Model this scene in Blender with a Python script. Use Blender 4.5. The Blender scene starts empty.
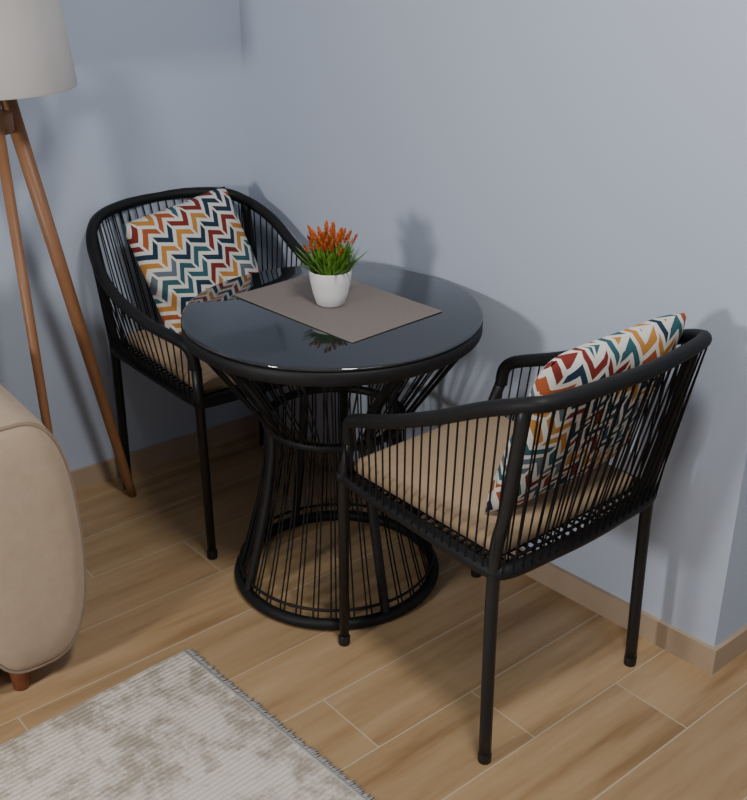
import bpy, bmesh, math, random
from mathutils import Vector, Matrix
random.seed(4)
A40 = math.radians(40)
def W(e1, n, z=0.0):
    return Vector((e1*math.cos(A40)-n*math.sin(A40), e1*math.sin(A40)+n*math.cos(A40), z))

# ------------------------------------------------------------ materials
def new_mat(name, col=(.5,.5,.5), rough=.6, metal=0.0, spec=.5):
    m = bpy.data.materials.new(name); m.use_nodes = True
    nt = m.node_tree; b = nt.nodes['Principled BSDF']
    b.inputs['Base Color'].default_value = (*col, 1)
    b.inputs['Roughness'].default_value = rough
    b.inputs['Metallic'].default_value = metal
    b.inputs['Specular IOR Level'].default_value = spec
    return m, nt, b
def N(nt, typ, **kw):
    n = nt.nodes.new(typ)
    for k, v in kw.items(): setattr(n, k, v)
    return n
def math_n(nt, op, a, b=None, c=None):
    n = nt.nodes.new('ShaderNodeMath'); n.operation = op
    for i, v in enumerate((a, b, c)):
        if v is None: continue
        if isinstance(v, (int, float)): n.inputs[i].default_value = v
        else: nt.links.new(v, n.inputs[i])
    return n.outputs[0]
def mixc(nt, fac, a, b, blend='MIX'):
    n = nt.nodes.new('ShaderNodeMix'); n.data_type = 'RGBA'; n.blend_type = blend
    for idx, v in ((0, fac), (6, a), (7, b)):
        if isinstance(v, (int, float)): n.inputs[idx].default_value = v
        elif isinstance(v, tuple): n.inputs[idx].default_value = (*v, 1)
        else: nt.links.new(v, n.inputs[idx])
    return n.outputs[2]
def bump(nt, b, h, strength=.3, dist=.002):
    n = nt.nodes.new('ShaderNodeBump'); n.inputs['Strength'].default_value = strength
    n.inputs['Distance'].default_value = dist
    nt.links.new(h, n.inputs['Height']); nt.links.new(n.outputs[0], b.inputs['Normal'])
def noise(nt, vec, scale, detail=3, rough=.5):
    n = nt.nodes.new('ShaderNodeTexNoise'); n.inputs['Scale'].default_value = scale
    n.inputs['Detail'].default_value = detail; n.inputs['Roughness'].default_value = rough
    nt.links.new(vec, n.inputs['Vector']); return n.outputs[0]
def objco(nt): return nt.nodes.new('ShaderNodeTexCoord').outputs['Object']

def mat_noise(name, c1, c2, scale, rough=.7, bs=.2, bd=.002, bscale=None, spec=.4, sheen=0):
    m, nt, b = new_mat(name, c1, rough, spec=spec)
    co = objco(nt); f = noise(nt, co, scale)
    nt.links.new(mixc(nt, f, c1, c2), b.inputs['Base Color'])
    if bs: bump(nt, b, noise(nt, co, bscale or scale*3), bs, bd)
    if sheen: b.inputs['Sheen Weight'].default_value = sheen
    return m

M_wall = mat_noise('wall_paint', (.505,.570,.685), (.535,.595,.71), 1.5, .75, .12, .0008, 140, .3)
M_ceil = mat_noise('ceiling_paint', (.75,.76,.78), (.78,.79,.8), 2, .85, 0)
M_base = mat_noise('baseboard_tile', (.42,.31,.21), (.52,.395,.285), 9, .35, 0)
M_black = mat_noise('black_rattan', (.0065,.0065,.007), (.012,.012,.013), 60, .55, .5, .001, 260, .3)
M_cord = mat_noise('black_cord', (.006,.006,.0065), (.010,.010,.011), 60, .6, 0, spec=.25)
M_metal = mat_noise('black_metal', (.010,.010,.011), (.014,.014,.015), 20, .42, 0, spec=.4)
M_cush = mat_noise('beige_cushion', (.37,.255,.15), (.43,.30,.18), 20, .9, .35, .001, 500, .2, .2)
M_sofa = mat_noise('sofa_fabric', (.42,.31,.215), (.50,.38,.27), 35, .95, .5, .0015, 420, .15, .25)
M_pipe = mat_noise('sofa_piping', (.28,.20,.14), (.32,.235,.165), 35, .95, .3, .001, 420, .15, .2)
M_pot = mat_noise('white_ceramic', (.82,.81,.80), (.85,.84,.83), 6, .3, 0)
M_soil = mat_noise('soil', (.03,.018,.01), (.06,.035,.02), 80, .95, .6, .003, 200)
M_leaf = mat_noise('green_leaf', (.05,.17,.015), (.22,.42,.04), 25, .5, 0)
M_flow = mat_noise('orange_flower', (.45,.055,.015), (.74,.25,.05), 45, .5, 0)
M_shade = mat_noise('lamp_shade_fabric', (.54,.51,.48), (.58,.55,.52), 30, .9, .3, .001, 500, .1)
M_fringe = mat_noise('rug_fringe', (.36,.35,.34), (.58,.56,.53), 60, .95, 0)

# glass table top
M_glass, nt, b = new_mat('dark_glass', (.012,.015,.019), .05, spec=1.0)
b.inputs['IOR'].default_value = 1.58
b.inputs['Coat Weight'].default_value = .12
b.inputs['Coat Roughness'].default_value = .04

# placemat weave
M_mat, nt, b = new_mat('placemat_weave', (.3,.25,.21), .85, spec=.2)
co = objco(nt); sep = N(nt, 'ShaderNodeSeparateXYZ'); nt.links.new(co, sep.inputs[0])
wx = math_n(nt, 'SINE', math_n(nt, 'MULTIPLY', sep.outputs[0], 1100)); wy = math_n(nt, 'SINE', math_n(nt, 'MULTIPLY', sep.outputs[1], 1100))
wv = math_n(nt, 'MULTIPLY_ADD', math_n(nt, 'MULTIPLY', wx, wy), .5, .5)
nt.links.new(mixc(nt, wv, (.18,.15,.135), (.28,.24,.215)), b.inputs['Base Color']); bump(nt, b, wv, .4, .001)

# wood
def wood(name, c1, c2, axis_scale=(18,18,2)):
    m, nt, b = new_mat(name, c1, .45)
    mp = N(nt, 'ShaderNodeMapping'); mp.inputs['Scale'].default_value = axis_scale
    nt.links.new(objco(nt), mp.inputs[0])
    f = noise(nt, mp.outputs[0], 3, 4, .6)
    nt.links.new(mixc(nt, f, c1, c2), b.inputs['Base Color']); return m
M_wood = wood('lamp_wood', (.20,.085,.035), (.36,.17,.075))
M_wood2 = wood('sofa_foot_wood', (.16,.045,.02), (.24,.075,.03))

# floor planks
M_floor, nt, b = new_mat('wood_tile_floor', (.5,.35,.2), .32, spec=.4)
co = N(nt, 'ShaderNodeNewGeometry').outputs['Position']
rot = N(nt, 'ShaderNodeVectorRotate', rotation_type='Z_AXIS'); rot.inputs['Angle'].default_value = -A40
nt.links.new(co, rot.inputs['Vector'])
sep = N(nt, 'ShaderNodeSeparateXYZ'); nt.links.new(rot.outputs[0], sep.inputs[0])
PW, PL = .1935, 1.2
rr = math_n(nt, 'DIVIDE', math_n(nt, 'SUBTRACT', sep.outputs[1], .93), PW)
row = math_n(nt, 'FLOOR', rr); rf = math_n(nt, 'FRACT', rr)
ll = math_n(nt, 'DIVIDE', math_n(nt, 'ADD', math_n(nt, 'SUBTRACT', sep.outputs[0], 1.67), math_n(nt, 'MULTIPLY', row, .275)), PL)
lid = math_n(nt, 'FLOOR', ll); lf = math_n(nt, 'FRACT', ll)
d1 = math_n(nt, 'MULTIPLY', math_n(nt, 'MINIMUM', rf, math_n(nt, 'SUBTRACT', 1.0, rf)), PW)
d2 = math_n(nt, 'MULTIPLY', math_n(nt, 'MINIMUM', lf, math_n(nt, 'SUBTRACT', 1.0, lf)), PL)
dd = math_n(nt, 'MINIMUM', d1, d2)
grout = math_n(nt, 'LESS_THAN', dd, .0014)
cmb = N(nt, 'ShaderNodeCombineXYZ'); nt.links.new(row, cmb.inputs[0]); nt.links.new(lid, cmb.inputs[1])
wn = N(nt, 'ShaderNodeTexWhiteNoise'); nt.links.new(cmb.outputs[0], wn.inputs['Vector'])
off = N(nt, 'ShaderNodeVectorMath', operation='MULTIPLY_ADD')
nt.links.new(wn.outputs['Color'], off.inputs[0]); off.inputs[1].default_value = (7, 7, 7)
mp = N(nt, 'ShaderNodeMapping'); mp.inputs['Scale'].default_value = (1.1, 11, 1)
nt.links.new(rot.outputs[0], mp.inputs[0]); nt.links.new(mp.outputs[0], off.inputs[2])
g1 = noise(nt, off.outputs[0], 1.5, 5, .6); g2 = noise(nt, off.outputs[0], 7, 4, .65)
cr = N(nt, 'ShaderNodeValToRGB'); e = cr.color_ramp.elements
e[0].position = .30; e[0].color = (.29,.17,.075,1); e[1].position = .70; e[1].color = (.56,.385,.22,1)
k = e.new(.47); k.color = (.455,.30,.155,1)
nt.links.new(g1, cr.inputs[0])
c = mixc(nt, math_n(nt, 'MULTIPLY', g2, .42), cr.outputs[0], (.32,.20,.10))
tint = math_n(nt, 'MULTIPLY_ADD', wn.outputs['Value'], .22, .90)
hs = N(nt, 'ShaderNodeHueSaturation'); nt.links.new(tint, hs.inputs['Value']); nt.links.new(c, hs.inputs['Color'])
c = mixc(nt, grout, hs.outputs[0], (.56,.46,.34))
nt.links.new(c, b.inputs['Base Color'])
bump(nt, b, math_n(nt, 'MINIMUM', dd, .003), .4, .002)

# rug
M_rug, nt, b = new_mat('rug_pile', (.5,.46,.4), .97, spec=.1)
co = objco(nt); sep = N(nt, 'ShaderNodeSeparateXYZ'); nt.links.new(co, sep.inputs[0])
n1 = noise(nt, co, 7.5, 6, .74); n2 = noise(nt, co, 45, 3, .7)
cr = N(nt, 'ShaderNodeValToRGB'); e = cr.color_ramp.elements
e[0].position = .43; e[0].color = (.44,.375,.30,1); e[1].position = .545; e[1].color = (.84,.77,.67,1)
nt.links.new(math_n(nt, 'ADD', math_n(nt, 'MULTIPLY', n1, .75), math_n(nt, 'MULTIPLY', n2, .25)), cr.inputs[0])
rib = math_n(nt, 'MULTIPLY_ADD', math_n(nt, 'SINE', math_n(nt, 'MULTIPLY', sep.outputs[1], 2*math.pi/.0125)), .5, .5)
c = mixc(nt, math_n(nt, 'MULTIPLY', rib, .28), cr.outputs[0], (.50,.45,.39))
nt.links.new(c, b.inputs['Base Color']); bump(nt, b, rib, .5, .003)

# pillow : interlocking stepped zigzags
M_pil, nt, b = new_mat('zigzag_pillow_fabric', (.8,.8,.8), .9, spec=.2)
co = objco(nt)
rot = N(nt, 'ShaderNodeVectorRotate', rotation_type='Z_AXIS'); rot.inputs['Angle'].default_value = math.radians(24)
nt.links.new(co, rot.inputs['Vector'])
sep = N(nt, 'ShaderNodeSeparateXYZ'); nt.links.new(rot.outputs[0], sep.inputs[0])
p = math_n(nt, 'MULTIPLY', sep.outputs[0], 30)
tri = math_n(nt, 'PINGPONG', p, 1.0)
q = math_n(nt, 'ADD', math_n(nt, 'MULTIPLY', sep.outputs[1], 30), math_n(nt, 'MULTIPLY', tri, 1.0))
fr = math_n(nt, 'FRACT', q)
fl = math_n(nt, 'FLOOR', q)
seg = math_n(nt, 'DIVIDE', math_n(nt, 'ADD', p, math_n(nt, 'MULTIPLY', fl, 1.0)), 2)
sgf = math_n(nt, 'FRACT', seg)
msk = math_n(nt, 'MULTIPLY', math_n(nt, 'LESS_THAN', fr, .58), math_n(nt, 'GREATER_THAN', sgf, .09))
cmb = N(nt, 'ShaderNodeCombineXYZ'); nt.links.new(fl, cmb.inputs[0])
nt.links.new(math_n(nt, 'FLOOR', math_n(nt, 'DIVIDE', seg, 2)), cmb.inputs[1])
wn = N(nt, 'ShaderNodeTexWhiteNoise'); nt.links.new(cmb.outputs[0], wn.inputs['Vector'])
cr = N(nt, 'ShaderNodeValToRGB'); cr.color_ramp.interpolation = 'CONSTANT'; e = cr.color_ramp.elements
cols = [(.20,.03,.025),(.018,.04,.07),(.50,.23,.055),(.035,.11,.13),(.38,.095,.035),(.13,.16,.19)]
e[0].position = 0; e[0].color = (*cols[0], 1); e[1].position = 1/6; e[1].color = (*cols[1], 1)
for i in range(2, 6):
    k = e.new(i/6); k.color = (*cols[i], 1)
nt.links.new(wn.outputs['Value'], cr.inputs[0])
c = mixc(nt, msk, (.72,.69,.63), cr.outputs[0])
nt.links.new(c, b.inputs['Base Color']); bump(nt, b, noise(nt, co, 400), .3, .001)

# ------------------------------------------------------------ mesh helpers
def obj_from(bm, name, mat, parent=None, smooth=True, loc=None, rotm=None):
    bmesh.ops.recalc_face_normals(bm, faces=bm.faces)
    me = bpy.data.meshes.new(name); bm.to_mesh(me); bm.free()
    if smooth:
        for p in me.polygons: p.use_smooth = True
    o = bpy.data.objects.new(name, me); bpy.context.collection.objects.link(o)
    if mat: me.materials.append(mat)
    if parent: o.parent = parent
    if rotm is not None: o.matrix_basis = rotm
    elif loc is not None: o.location = loc
    return o
def empty(name, loc=(0,0,0), rz=0):
    o = bpy.data.objects.new(name, None); bpy.context.collection.objects.link(o)
    o.location = loc; o.rotation_euler = (0, 0, rz); o.empty_display_size = .1; return o
def tube(bm, pts, r, seg=8, closed=False, cap=True):
    pts = [Vector(p) for p in pts]; n = len(pts)
    rs = r if isinstance(r, (list, tuple)) else [r]*n
    rings = []; prev = None
    for i, p in enumerate(pts):
        if closed: t = pts[(i+1) % n]-pts[i-1]
        else: t = pts[min(i+1, n-1)]-pts[max(i-1, 0)]
        t.normalize()
        if prev is None:
            a = Vector((0,0,1)) if abs(t.z) < .9 else Vector((1,0,0))
            u = t.cross(a).normalized()
        else:
            u = (prev-t*prev.dot(t)).normalized()
        prev = u; v = t.cross(u)
        rings.append([bm.verts.new(p+(u*math.cos(2*math.pi*k/seg)+v*math.sin(2*math.pi*k/seg))*rs[i]) for k in range(seg)])
    m = n if closed else n-1
    for i in range(m):
        a, c = rings[i], rings[(i+1) % n]
        for k in range(seg):
            bm.faces.new((a[k], a[(k+1) % seg], c[(k+1) % seg], c[k]))
    if cap and not closed:
        bm.faces.new(rings[0][::-1]); bm.faces.new(rings[-1])
def catmull(pts, sub=8, closed=False):
    P = [Vector(p) for p in pts]; n = len(P); out = []
    rng = n if closed else n-1
    for i in range(rng):
        if closed: p0, p1, p2, p3 = P[i-1], P[i], P[(i+1) % n], P[(i+2) % n]
        else: p0, p1, p2, p3 = P[max(i-1,0)], P[i], P[i+1], P[min(i+2,n-1)]
        for s in range(sub):
            t = s/sub
            out.append(.5*((2*p1)+(p2-p0)*t+(2*p0-5*p1+4*p2-p3)*t*t+(3*p1-p0-3*p2+p3)*t**3))
    if not closed: out.append(P[-1])
    return out
def resample(pts, n):
    L = [0]
    for i in range(1, len(pts)): L.append(L[-1]+(pts[i]-pts[i-1]).length)
    out = []; j = 0
    for k in range(n):
        s = L[-1]*k/(n-1)
        while j < len(pts)-2 and L[j+1] < s: j += 1
        t = (s-L[j])/max(L[j+1]-L[j], 1e-9)
        out.append(pts[j].lerp(pts[j+1], min(max(t,0),1)))
    return out
def rev(bm, prof, seg=48, cx=0, cy=0):
    rings = []
    for r, z in prof:
        rings.append([bm.verts.new((cx+r*math.cos(2*math.pi*k/seg), cy+r*math.sin(2*math.pi*k/seg), z)) for k in range(seg)] if r > 1e-6 else [bm.verts.new((cx,cy,z))])
    for a, c in zip(rings, rings[1:]):
        for k in range(seg):
            k2 = (k+1) % seg
            if len(a) == 1 and len(c) == 1: continue
            if len(a) == 1: bm.faces.new((a[0], c[k], c[k2]))
            elif len(c) == 1: bm.faces.new((a[k], a[k2], c[0]))
            else: bm.faces.new((a[k], a[k2], c[k2], c[k]))
def rbox(bm, x0, x1, y0, y1, z0, z1, bev=.01, seg=3):
    r = bmesh.ops.create_cube(bm, size=1)
    for v in r['verts']:
        v.co = Vector(((x0+x1)/2+v.co.x*(x1-x0), (y0+y1)/2+v.co.y*(y1-y0), (z0+z1)/2+v.co.z*(z1-z0)))
    if bev:
        es = list({e for v in r['verts'] for e in v.link_edges})
        bmesh.ops.bevel(bm, geom=es, offset=bev, segments=seg, affect='EDGES', profile=.5)

# ------------------------------------------------------------ room
CORN = Vector((-.385, 3.235, 0)); LP = Vector((-.886,2.845,0)); dL = (LP-CORN).normalized(); LEND = CORN+dL*4.6
OUT = Vector((.787, 1.978, 0))
dR = (OUT-CORN).normalized()
SEND = OUT + W(1, 0)*2.6
H = 2.6
def wall(name, p, q, out, mat, h0=0, h1=H, th=.1):
    out = out.normalized(); bm = bmesh.new()
    vs = []
    for z in (h0, h1):
        for w in (p, q, q+out*th, p+out*th): vs.append(bm.verts.new((w.x, w.y, z)))
    for f in ((0,1,2,3),(4,5,6,7),(0,1,5,4),(1,2,6,5),(2,3,7,6),(3,0,4,7)): bm.faces.new([vs[i] for i in f])
    return obj_from(bm, name, mat, smooth=False)
nL = Vector((dL.y,-dL.x,0)); nL = nL if nL.y > 0 else -nL
nR = Vector((-dR.y, dR.x, 0)); nR = nR if nR.y > 0 else -nR
nS = Vector((-math.sin(A40), math.cos(A40), 0))
wall('wall_left', CORN-dL*.1, LEND, nL, M_wall)
bm = bmesh.new()
poly = [CORN, OUT, SEND, SEND+nS*.9, CORN+nR*.9]
bot = [bm.verts.new((p.x,p.y,0)) for p in poly]; top = [bm.verts.new((p.x,p.y,H)) for p in poly]
bm.faces.new(bot); bm.faces.new(top)
for i in range(5): bm.faces.new((bot[i], bot[(i+1)%5], top[(i+1)%5], top[i]))
obj_from(bm, 'wall_right', M_wall, smooth=False)
def slab(name, z0, z1, mat):
    bm = bmesh.new(); rbox(bm, -4.6, 4.2, -2.6, 4.6, z0, z1, 0); return obj_from(bm, name, mat, smooth=False)
slab('floor', -.08, 0, M_floor); slab('ceiling', H, H+.08, M_ceil)
wall('wall_back', Vector((-4.5,-2.5,0)), Vector((4.1,-2.5,0)), Vector((0,-1,0)), M_wall)
BH, BT = .068, .012
def bb(name, p, q, n):
    return wall(name, p, q, n, M_base, 0, BH, BT)
bb('baseboard_left', CORN, LEND, -nL)
bb('baseboard_right', CORN, OUT+dR*BT, -nR)
bb('baseboard_side', OUT, SEND, -nS)

# ------------------------------------------------------------ chair
def build_chair(name, loc, rz, halfR, halfL, mid):
    E = empty(name, loc, rz)
    ctrl = [(-x,y,z) for x,y,z in halfL]+[mid]+halfR[::-1]
    rim = catmull(ctrl, 8)
    bm = bmesh.new(); tube(bm, rim, .0152, 12); obj_from(bm, 'arm_rim', M_black, E)
    zs = .466
    sh = [(-.226,.225,zs),(-.234,.1,zs),(-.241,-.1,zs),(-.242,-.218,zs),(-.218,-.254,zs),(-.10,-.264,zs)]
    sU = catmull(sh+[(0,-.268,zs)]+[(-x,y,z) for x,y,z in sh[::-1]], 8)
    loop = catmull(sh+[(0,-.268,zs)]+[(-x,y,z) for x,y,z in sh[::-1]]+[(.207,.246,zs),(0,.250,zs),(-.207,.246,zs)], 6, True)
    bm = bmesh.new(); tube(bm, loop, .0165, 10, True)
    obj_from(bm, 'seat_frame', M_black, E)
    bm = bmesh.new()
    for s, hh in ((-1, halfL), (1, halfR)):
        fx, fy, fz = hh[0]; rx, ry, rz_ = hh[-2]
        tube(bm, [(s*.225,.246,.012),(s*.226,.240,zs),(s*fx*.985,fy,fz)], [.0115,.013,.0135], 12)
        tube(bm, catmull([(s*.243,-.246,.012),(s*.241,-.240,zs),(s*(.241*.6+rx*.4),-.240*.6+ry*.4,.61),(s*rx,ry,rz_)], 5), .0135, 12)
        for x, y in ((s*.225,.246),(s*.243,-.246)):
            rev(bm, [(0,0),(.0135,0),(.0145,.004),(.0145,.022),(.012,.026)], 14, x, y)
    obj_from(bm, 'legs_and_posts', M_metal, E)
    bm = bmesh.new(); n = 66
    a = resample(rim[5:-5], n); c = resample(sU, n)
    for i in range(n):
        o = Vector((c[i].x, c[i].y, 0)).normalized()
        tube(bm, [a[i]+o*.012, c[i]+o*.014], .0021, 5, cap=False)
        if 20 < i < n-21:
            j = a[i].lerp(a[i+1], .5); k = c[i].lerp(c[i+1], .5)
            tube(bm, [j-o*.010, k-o*.012], .0021, 5, cap=False)
    obj_from(bm, 'back_cords', M_cord, E)
    bm = bmesh.new()
    for i in range(22):
        y = -.235+i*.0215
        tube(bm, [(-.235,y,zs+.004),(.235,y,zs+.004)], .0035, 5)
    for i in range(20):
        x = -.215+i*.0226
        tube(bm, [(x,-.25,zs-.002),(x,.245,zs-.002)], .0035, 5)
    obj_from(bm, 'seat_webbing', M_cord, E)
    bm = bmesh.new(); rbox(bm, -.213,.213,-.225,.228,zs+.008,zs+.044,.016,4)
    for v in bm.verts:
        if v.co.z > zs+.03: v.co.z += .010*max(0, 1-(v.co.x/.21)**2)*max(0, 1-(v.co.y/.23)**2)
    obj_from(bm, 'seat_cushion', M_cush, E)
    return E
cR = (.260, 2.035, 0); rR = math.radians(40)
cL = (-.410, 2.785, 0); rL = math.radians(-143)
hA = [(.236,.205,.570),(.240,.200,.610),(.247,.170,.636),(.256,.06,.678),(.262,-.08,.740),(.262,-.215,.808),(.250,-.300,.843),(.205,-.336,.851)]
hB = [(.238,.255,.57),(.244,.252,.612),(.256,.225,.636),(.286,.10,.655),(.300,-.05,.690),(.296,-.16,.750),(.260,-.258,.812),(.18,-.316,.842)]
hC = [(.238,.255,.57),(.244,.252,.612),(.250,.225,.638),(.258,.10,.668),(.262,-.05,.725),(.256,-.16,.782),(.228,-.258,.820),(.165,-.308,.844)]
build_chair('dining_chair', cR, rR, hA, hA, (0,-.360,.855))
build_chair('dining_chair.001', cL, rL, hB, hC, (0,-.345,.852))

# ------------------------------------------------------------ pillows
def pillow(name, S, T, M):
    bm = bmesh.new(); n = 30
    for side in (1, -1):
        g = []
        for i in range(n+1):
            r = []
            for j in range(n+1):
                u, v = -1+2*i/n, -1+2*j/n
                pin = 1-.05*(1-u*u); pin2 = 1-.05*(1-v*v)
                h = ((1-u**4)*(1-v**4))**.55
                cr_ = 1-.05*(abs(u)*abs(v))**4
                wr = .006*math.sin(7*u+3*v)*math.cos(5*v)
                r.append(bm.verts.new((u*S/2*pin2*cr_, v*S/2*pin*cr_, side*(T/2*h)+wr*h)))
            g.append(r)
        for i in range(n):
            for j in range(n):
                bm.faces.new((g[i][j], g[i+1][j], g[i+1][j+1], g[i][j+1]))
    bmesh.ops.remove_doubles(bm, verts=bm.verts, dist=1e-5)
    o = obj_from(bm, name, M_pil); o.matrix_world = M; return o
def chair_M(c, rz): return Matrix.Translation(c) @ Matrix.Rotation(rz, 4, 'Z')
def pil_M(c, rz, loc, lean, roll=0, yaw=0):
    return chair_M(c, rz) @ Matrix.Translation(loc) @ Matrix.Rotation(math.radians(yaw),4,'Z') @ Matrix.Rotation(math.radians(90+lean),4,'X') @ Matrix.Rotation(math.radians(roll),4,'Z')
pillow('throw_pillow', .42, .10, pil_M(cR, rR, (.040,-.205,.704), 21, 0))
pillow('throw_pillow.001', .36, .11, pil_M(cL, rL, (-.005,-.155,.697), 22, -10))

# ------------------------------------------------------------ table
T = empty('round_table', (-.098, 2.39, 0))
bm = bmesh.new(); rev(bm, [(0,.735),(.352,.735),(.357,.737),(.359,.740),(.357,.743),(.352,.745),(0,.745)], 96)
obj_from(bm, 'glass_top', M_glass, T)
bm = bmesh.new(); rev(bm, [(.325,.700),(.353,.700),(.359,.705),(.359,.730),(.354,.7345),(.325,.7345),(.325,.700)], 96)
obj_from(bm, 'top_ring', M_black, T)
bm = bmesh.new()
def circ(R, z, n=72): return [(R*math.cos(2*math.pi*k/n), R*math.sin(2*math.pi*k/n), z) for k in range(n)]
tube(bm, circ(.258,.016), .0155, 10, True); tube(bm, circ(.172,.46), .011, 10, True); tube(bm, circ(.255,.055), .004, 6, True)
obj_from(bm, 'base_rings', M_black, T)
bm = bmesh.new()
for k in range(4):
    an = math.radians(-60+90*k); u = Vector((math.cos(an), math.sin(an), 0))
    pr = [(.258,.02),(.222,.16),(.188,.31),(.172,.46),(.205,.56),(.27,.645),(.335,.705)]
    tube(bm, catmull([u*r+Vector((0,0,z)) for r, z in pr], 6), .0125, 10)
obj_from(bm, 'frame_legs', M_metal, T)
bm = bmesh.new(); n = 72
for k in range(n):
    an = 2*math.pi*(k+(.22 if k % 2 else -.22)+.5)/n; u = Vector((math.cos(an), math.sin(an), 0))
    tube(bm, catmull([u*r+Vector((0,0,z)) for r, z in ((.262,.02),(.214,.19),(.184,.33),(.174,.46))], 3), .0021, 5, cap=False)
    tube(bm, [u*.174+Vector((0,0,.46)), u*.345+Vector((0,0,.705))], .0023, 5, cap=False)
obj_from(bm, 'cords', M_cord, T)

# placemat
bm = bmesh.new(); rbox(bm, -.215,.215,-.145,.145, 0,.003,.001,1)
o = obj_from(bm, 'placemat', M_mat, smooth=False); o.location = (-.0895,2.427,.7455); o.rotation_euler = (0,0,math.radians(-46.5))

# ------------------------------------------------------------ potted plant
P = empty('potted_flowers', (-.103, 2.420, .749))
bm = bmesh.new()
rev(bm, [(0,.0),(.030,.0),(.035,.003),(.043,.030),(.049,.060),(.0515,.084),(.0505,.087),(.0485,.084),(.044,.060),(.0,.060)], 40)
obj_from(bm, 'pot', M_pot, P)
bm = bmesh.new(); rev(bm, [(0,.077),(.03,.076),(.046,.072),(.045,.06)], 24); obj_from(bm, 'soil', M_soil, P)
def blade(bm, base, dirv, L, w, droop):
    d = Vector(dirv).normalized(); side = d.cross(Vector((0,0,1)))
    side = side.normalized() if side.length > .01 else Vector((1,0,0))
    prev = None; pos = Vector(base)
    for i in range(6):
        t = i/5; ww = w*math.sin(math.pi*min(.12+t*.88, 1))**.8
        a = bm.verts.new(pos-side*ww/2); m = bm.verts.new(pos+Vector((0,0,-ww*.15))); c = bm.verts.new(pos+side*ww/2)
        if prev:
            bm.faces.new((prev[0],prev[1],m,a)); bm.faces.new((prev[1],prev[2],c,m))
        prev = (a, m, c); pos = pos+d*L/5; d = (d+Vector((0,0,-droop/5))).normalized()
bm = bmesh.new()
for i in range(280):
    an = random.uniform(0, 2*math.pi); r = random.uniform(0,.038); tilt = random.uniform(.05,.92)
    blade(bm, (r*math.cos(an), r*math.sin(an), .075), (math.cos(an)*math.sin(tilt), math.sin(an)*math.sin(tilt), math.cos(tilt)), random.uniform(.045,.085), random.uniform(.006,.010), random.uniform(.0,.4))
obj_from(bm, 'leaves', M_leaf, P, smooth=False)
bm = bmesh.new(); bs = bmesh.new()
for i in range(50):
    an = random.uniform(0, 2*math.pi); tilt = random.uniform(0,.62); L = random.uniform(.085,.145)
    d = Vector((math.cos(an)*math.sin(tilt), math.sin(an)*math.sin(tilt), math.cos(tilt)))
    b0 = Vector((d.x*.03, d.y*.03, .076)); tip = b0+d*L*.66
    tube(bs, [b0, tip], .0012, 5)
    for k in range(12):
        a2 = 2.4*k; h = k/12
        dd_ = (d*(.8+h)+Vector((math.cos(a2), math.sin(a2), 0))*(.9-.6*h)).normalized()
        blade(bm, tip+d*h*.022, dd_, .013, .005, -.1)
obj_from(bm, 'flowers', M_flow, P, smooth=False); obj_from(bs, 'stems', M_leaf, P)

# ------------------------------------------------------------ floor lamp
L = empty('floor_lamp', (-.895, 2.55, 0))
feet = [Vector((.165,.239,0)), Vector((.112,-.248,0)), Vector((-.283,.013,0))]
bm = bmesh.new()
for i, f in enumerate(feet):
    u = f.normalized()
    top = u*.042+Vector((0,0,1.215)); mid = f+(top-f)*.5
    k = 1.0 if i != 1 else .68
    tube(bm, [f+Vector((0,0,.0)), f+(top-f)*.04, mid, top], [.0125*k,.0135*k,.0175*k,.020*k], 14)
obj_from(bm, 'tripod_legs', M_wood, L)
bm = bmesh.new(); rev(bm, [(0,1.13),(.036,1.13),(.042,1.135),(.042,1.175),(.036,1.18),(0,1.18)], 32)
obj_from(bm, 'hub', M_wood, L)
bm = bmesh.new(); rev(bm, [(.010,1.18),(.010,1.30),(.02,1.30),(.02,1.36),(0,1.36)], 16)
rev(bm, [(0,1.36),(.02,1.37),(.03,1.40),(.025,1.43),(0,1.44)], 16)
for k in range(3):
    an = k*2.094; tube(bm, [(0,0,1.30),(.19*math.cos(an),.19*math.sin(an),1.25)], .002, 6)
obj_from(bm, 'socket_and_bulb', M_pot, L)
bm = bmesh.new(); rev(bm, [(.196,1.235),(.198,1.24),(.172,1.53),(.170,1.53),(.195,1.24),(.194,1.235),(.196,1.235)], 64)
obj_from(bm, 'shade', M_shade, L)

# ------------------------------------------------------------ sofa (local x = along, y = depth)
SF = Vector(W(.794, 1.94)); S = empty('sofa', SF, A40)
def arm(x1, name):
    wd = .27; cx = x1-wd/2
    prof = []
    n = 56
    for k in range(n):
        a = 2*math.pi*k/n; c, s = math.cos(a), math.sin(a)
        x = math.copysign(abs(c)**.62, c); z = math.copysign(abs(s)**.66, s)
        zz = .364+.306*z
        wsc = 1.0-.10*max(0, -z)**1.5-.05*max(0, z)
        prof.append((cx+x*wd/2*wsc, zz))
    bm = bmesh.new(); rings = []
    cen = (cx, .364)
    for y, sc in ((-.012,.3),(-.010,.7),(-.004,.90),(.006,.955),(.016,.975),(.05,1.0),(.36,1.0),(.68,1.0),(.71,.97),(.72,.9)):
        rings.append([bm.verts.new((cen[0]+(px-cen[0])*sc, y, cen[1]+(pz-cen[1])*sc+.03*min(1,max(0,y)/.3))) for px, pz in prof])
    for a, c in zip(rings, rings[1:]):
        for k in range(n): bm.faces.new((a[k], a[(k+1)%n], c[(k+1)%n], c[k]))
    bm.faces.new(rings[0]); bm.faces.new(rings[-1][::-1])
    obj_from(bm, name, M_sofa, S)
    bm = bmesh.new()
    tube(bm, [(cen[0]+(px-cen[0])*.975, .010, cen[1]+(pz-cen[1])*.975) for px, pz in prof], .0045, 8, True)
    obj_from(bm, name+'_piping', M_pipe, S)
arm(0, 'arm_right'); arm(-1.60, 'arm_left')
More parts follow.
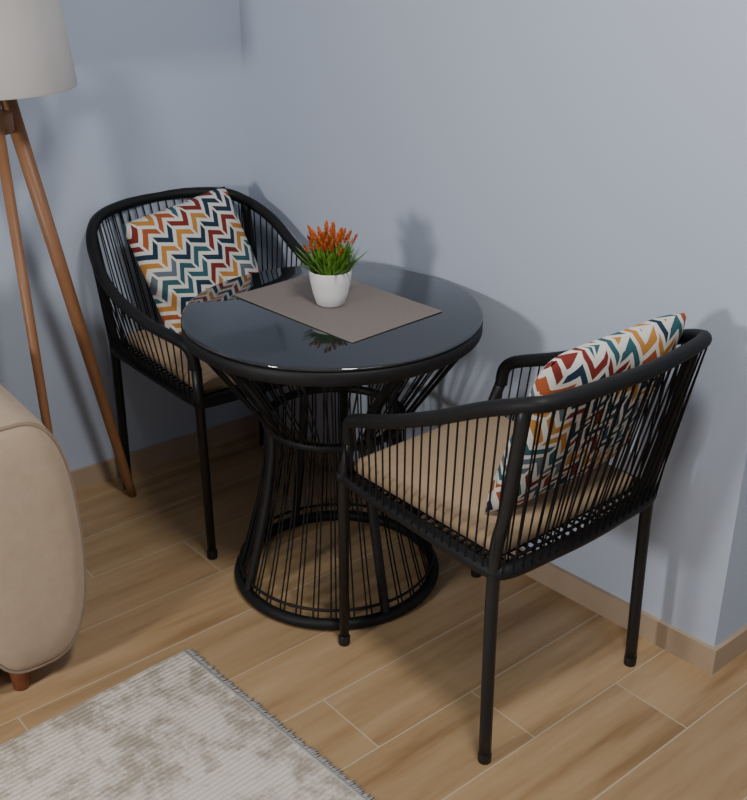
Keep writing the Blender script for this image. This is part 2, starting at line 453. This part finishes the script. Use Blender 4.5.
bm = bmesh.new(); rbox(bm, -1.62,-.25,.03,.66,.07,.30,.03,4); obj_from(bm, 'base', M_sofa, S)
bm = bmesh.new()
rbox(bm, -.925,-.262,-.005,.52,.30,.45,.05,5); rbox(bm, -1.60,-.935,-.005,.52,.30,.45,.05,5); obj_from(bm, 'seat_cushions', M_sofa, S)
bm = bmesh.new()
rbox(bm, -1.62,-.25,.52,.715,.12,.80,.06,5); rbox(bm, -.925,-.265,.40,.56,.44,.82,.06,5); rbox(bm, -1.60,-.935,.40,.56,.44,.82,.06,5)
obj_from(bm, 'backrest', M_sofa, S)
bm = bmesh.new()
for x in (-.175,-1.72):
    for y in (.05,.64): rev(bm, [(0,0),(.017,0),(.019,.004),(.028,.11),(0,.11)], 16, x, y)
obj_from(bm, 'feet', M_wood2, S)

# ------------------------------------------------------------ rug
AR = math.radians(43); hx, hy = .85, 1.15
corner = W(.966, 1.856)
cen = corner - Vector((math.cos(AR), math.sin(AR), 0))*hx - Vector((-math.sin(AR), math.cos(AR), 0))*hy
R = empty('area_rug', cen, AR)
bm = bmesh.new(); rbox(bm, -hx, hx, -hy, hy, .0005, .010, .003, 2); obj_from(bm, 'pile', M_rug, R)
bm = bmesh.new()
for sx in (1, -1):
    y = -hy+.004
    while y < hy-.003:
        l = random.uniform(.014,.024); dy = random.uniform(-.003,.003)
        tube(bm, [(sx*(hx-.004),y,.008),(sx*(hx+l*.5),y+dy*.4,.0055),(sx*(hx+l),y+dy,.0025)], [.0024,.0022,.0016], 5)
        y += .0056
    tube(bm, [(sx*(hx-.002),-hy,.0075),(sx*(hx-.002),hy,.0075)], .0045, 6)
obj_from(bm, 'fringe', M_fringe, R)

# ------------------------------------------------------------ lights
def area(name, loc, target, size, power, col):
    l = bpy.data.lights.new(name, 'AREA'); l.shape = 'DISK'; l.size = size; l.energy = power; l.color = col
    o = bpy.data.objects.new(name, l); bpy.context.collection.objects.link(o); o.location = loc
    o.rotation_euler = (Vector(target)-Vector(loc)).to_track_quat('-Z', 'Y').to_euler(); return o
area('key_light', (-1.75,.35,1.28), (.2,2.4,.9), .28, 25, (1,.985,.965))
area('ceiling_light', (.3,1.0,2.55), (.3,1.2,0), .35, 28, (1,.98,.95))
area('ceiling_light_far', (1.6,-.6,2.55), (1.4,0,0), 1.0, 18, (.93,.96,1))
w = bpy.data.worlds.new('world'); bpy.context.scene.world = w; w.use_nodes = True
bg = w.node_tree.nodes['Background']; bg.inputs[0].default_value = (.62,.78,1,1); bg.inputs[1].default_value = .40

# ------------------------------------------------------------ camera
cam = bpy.data.cameras.new('camera'); cam.lens = 1060/800*36; cam.sensor_width = 36; cam.clip_start = .02
co_ = bpy.data.objects.new('camera', cam); bpy.context.collection.objects.link(co_)
co_.location = (0,0,1.62); co_.rotation_euler = (math.radians(65),0,0)
bpy.context.scene.camera = co_
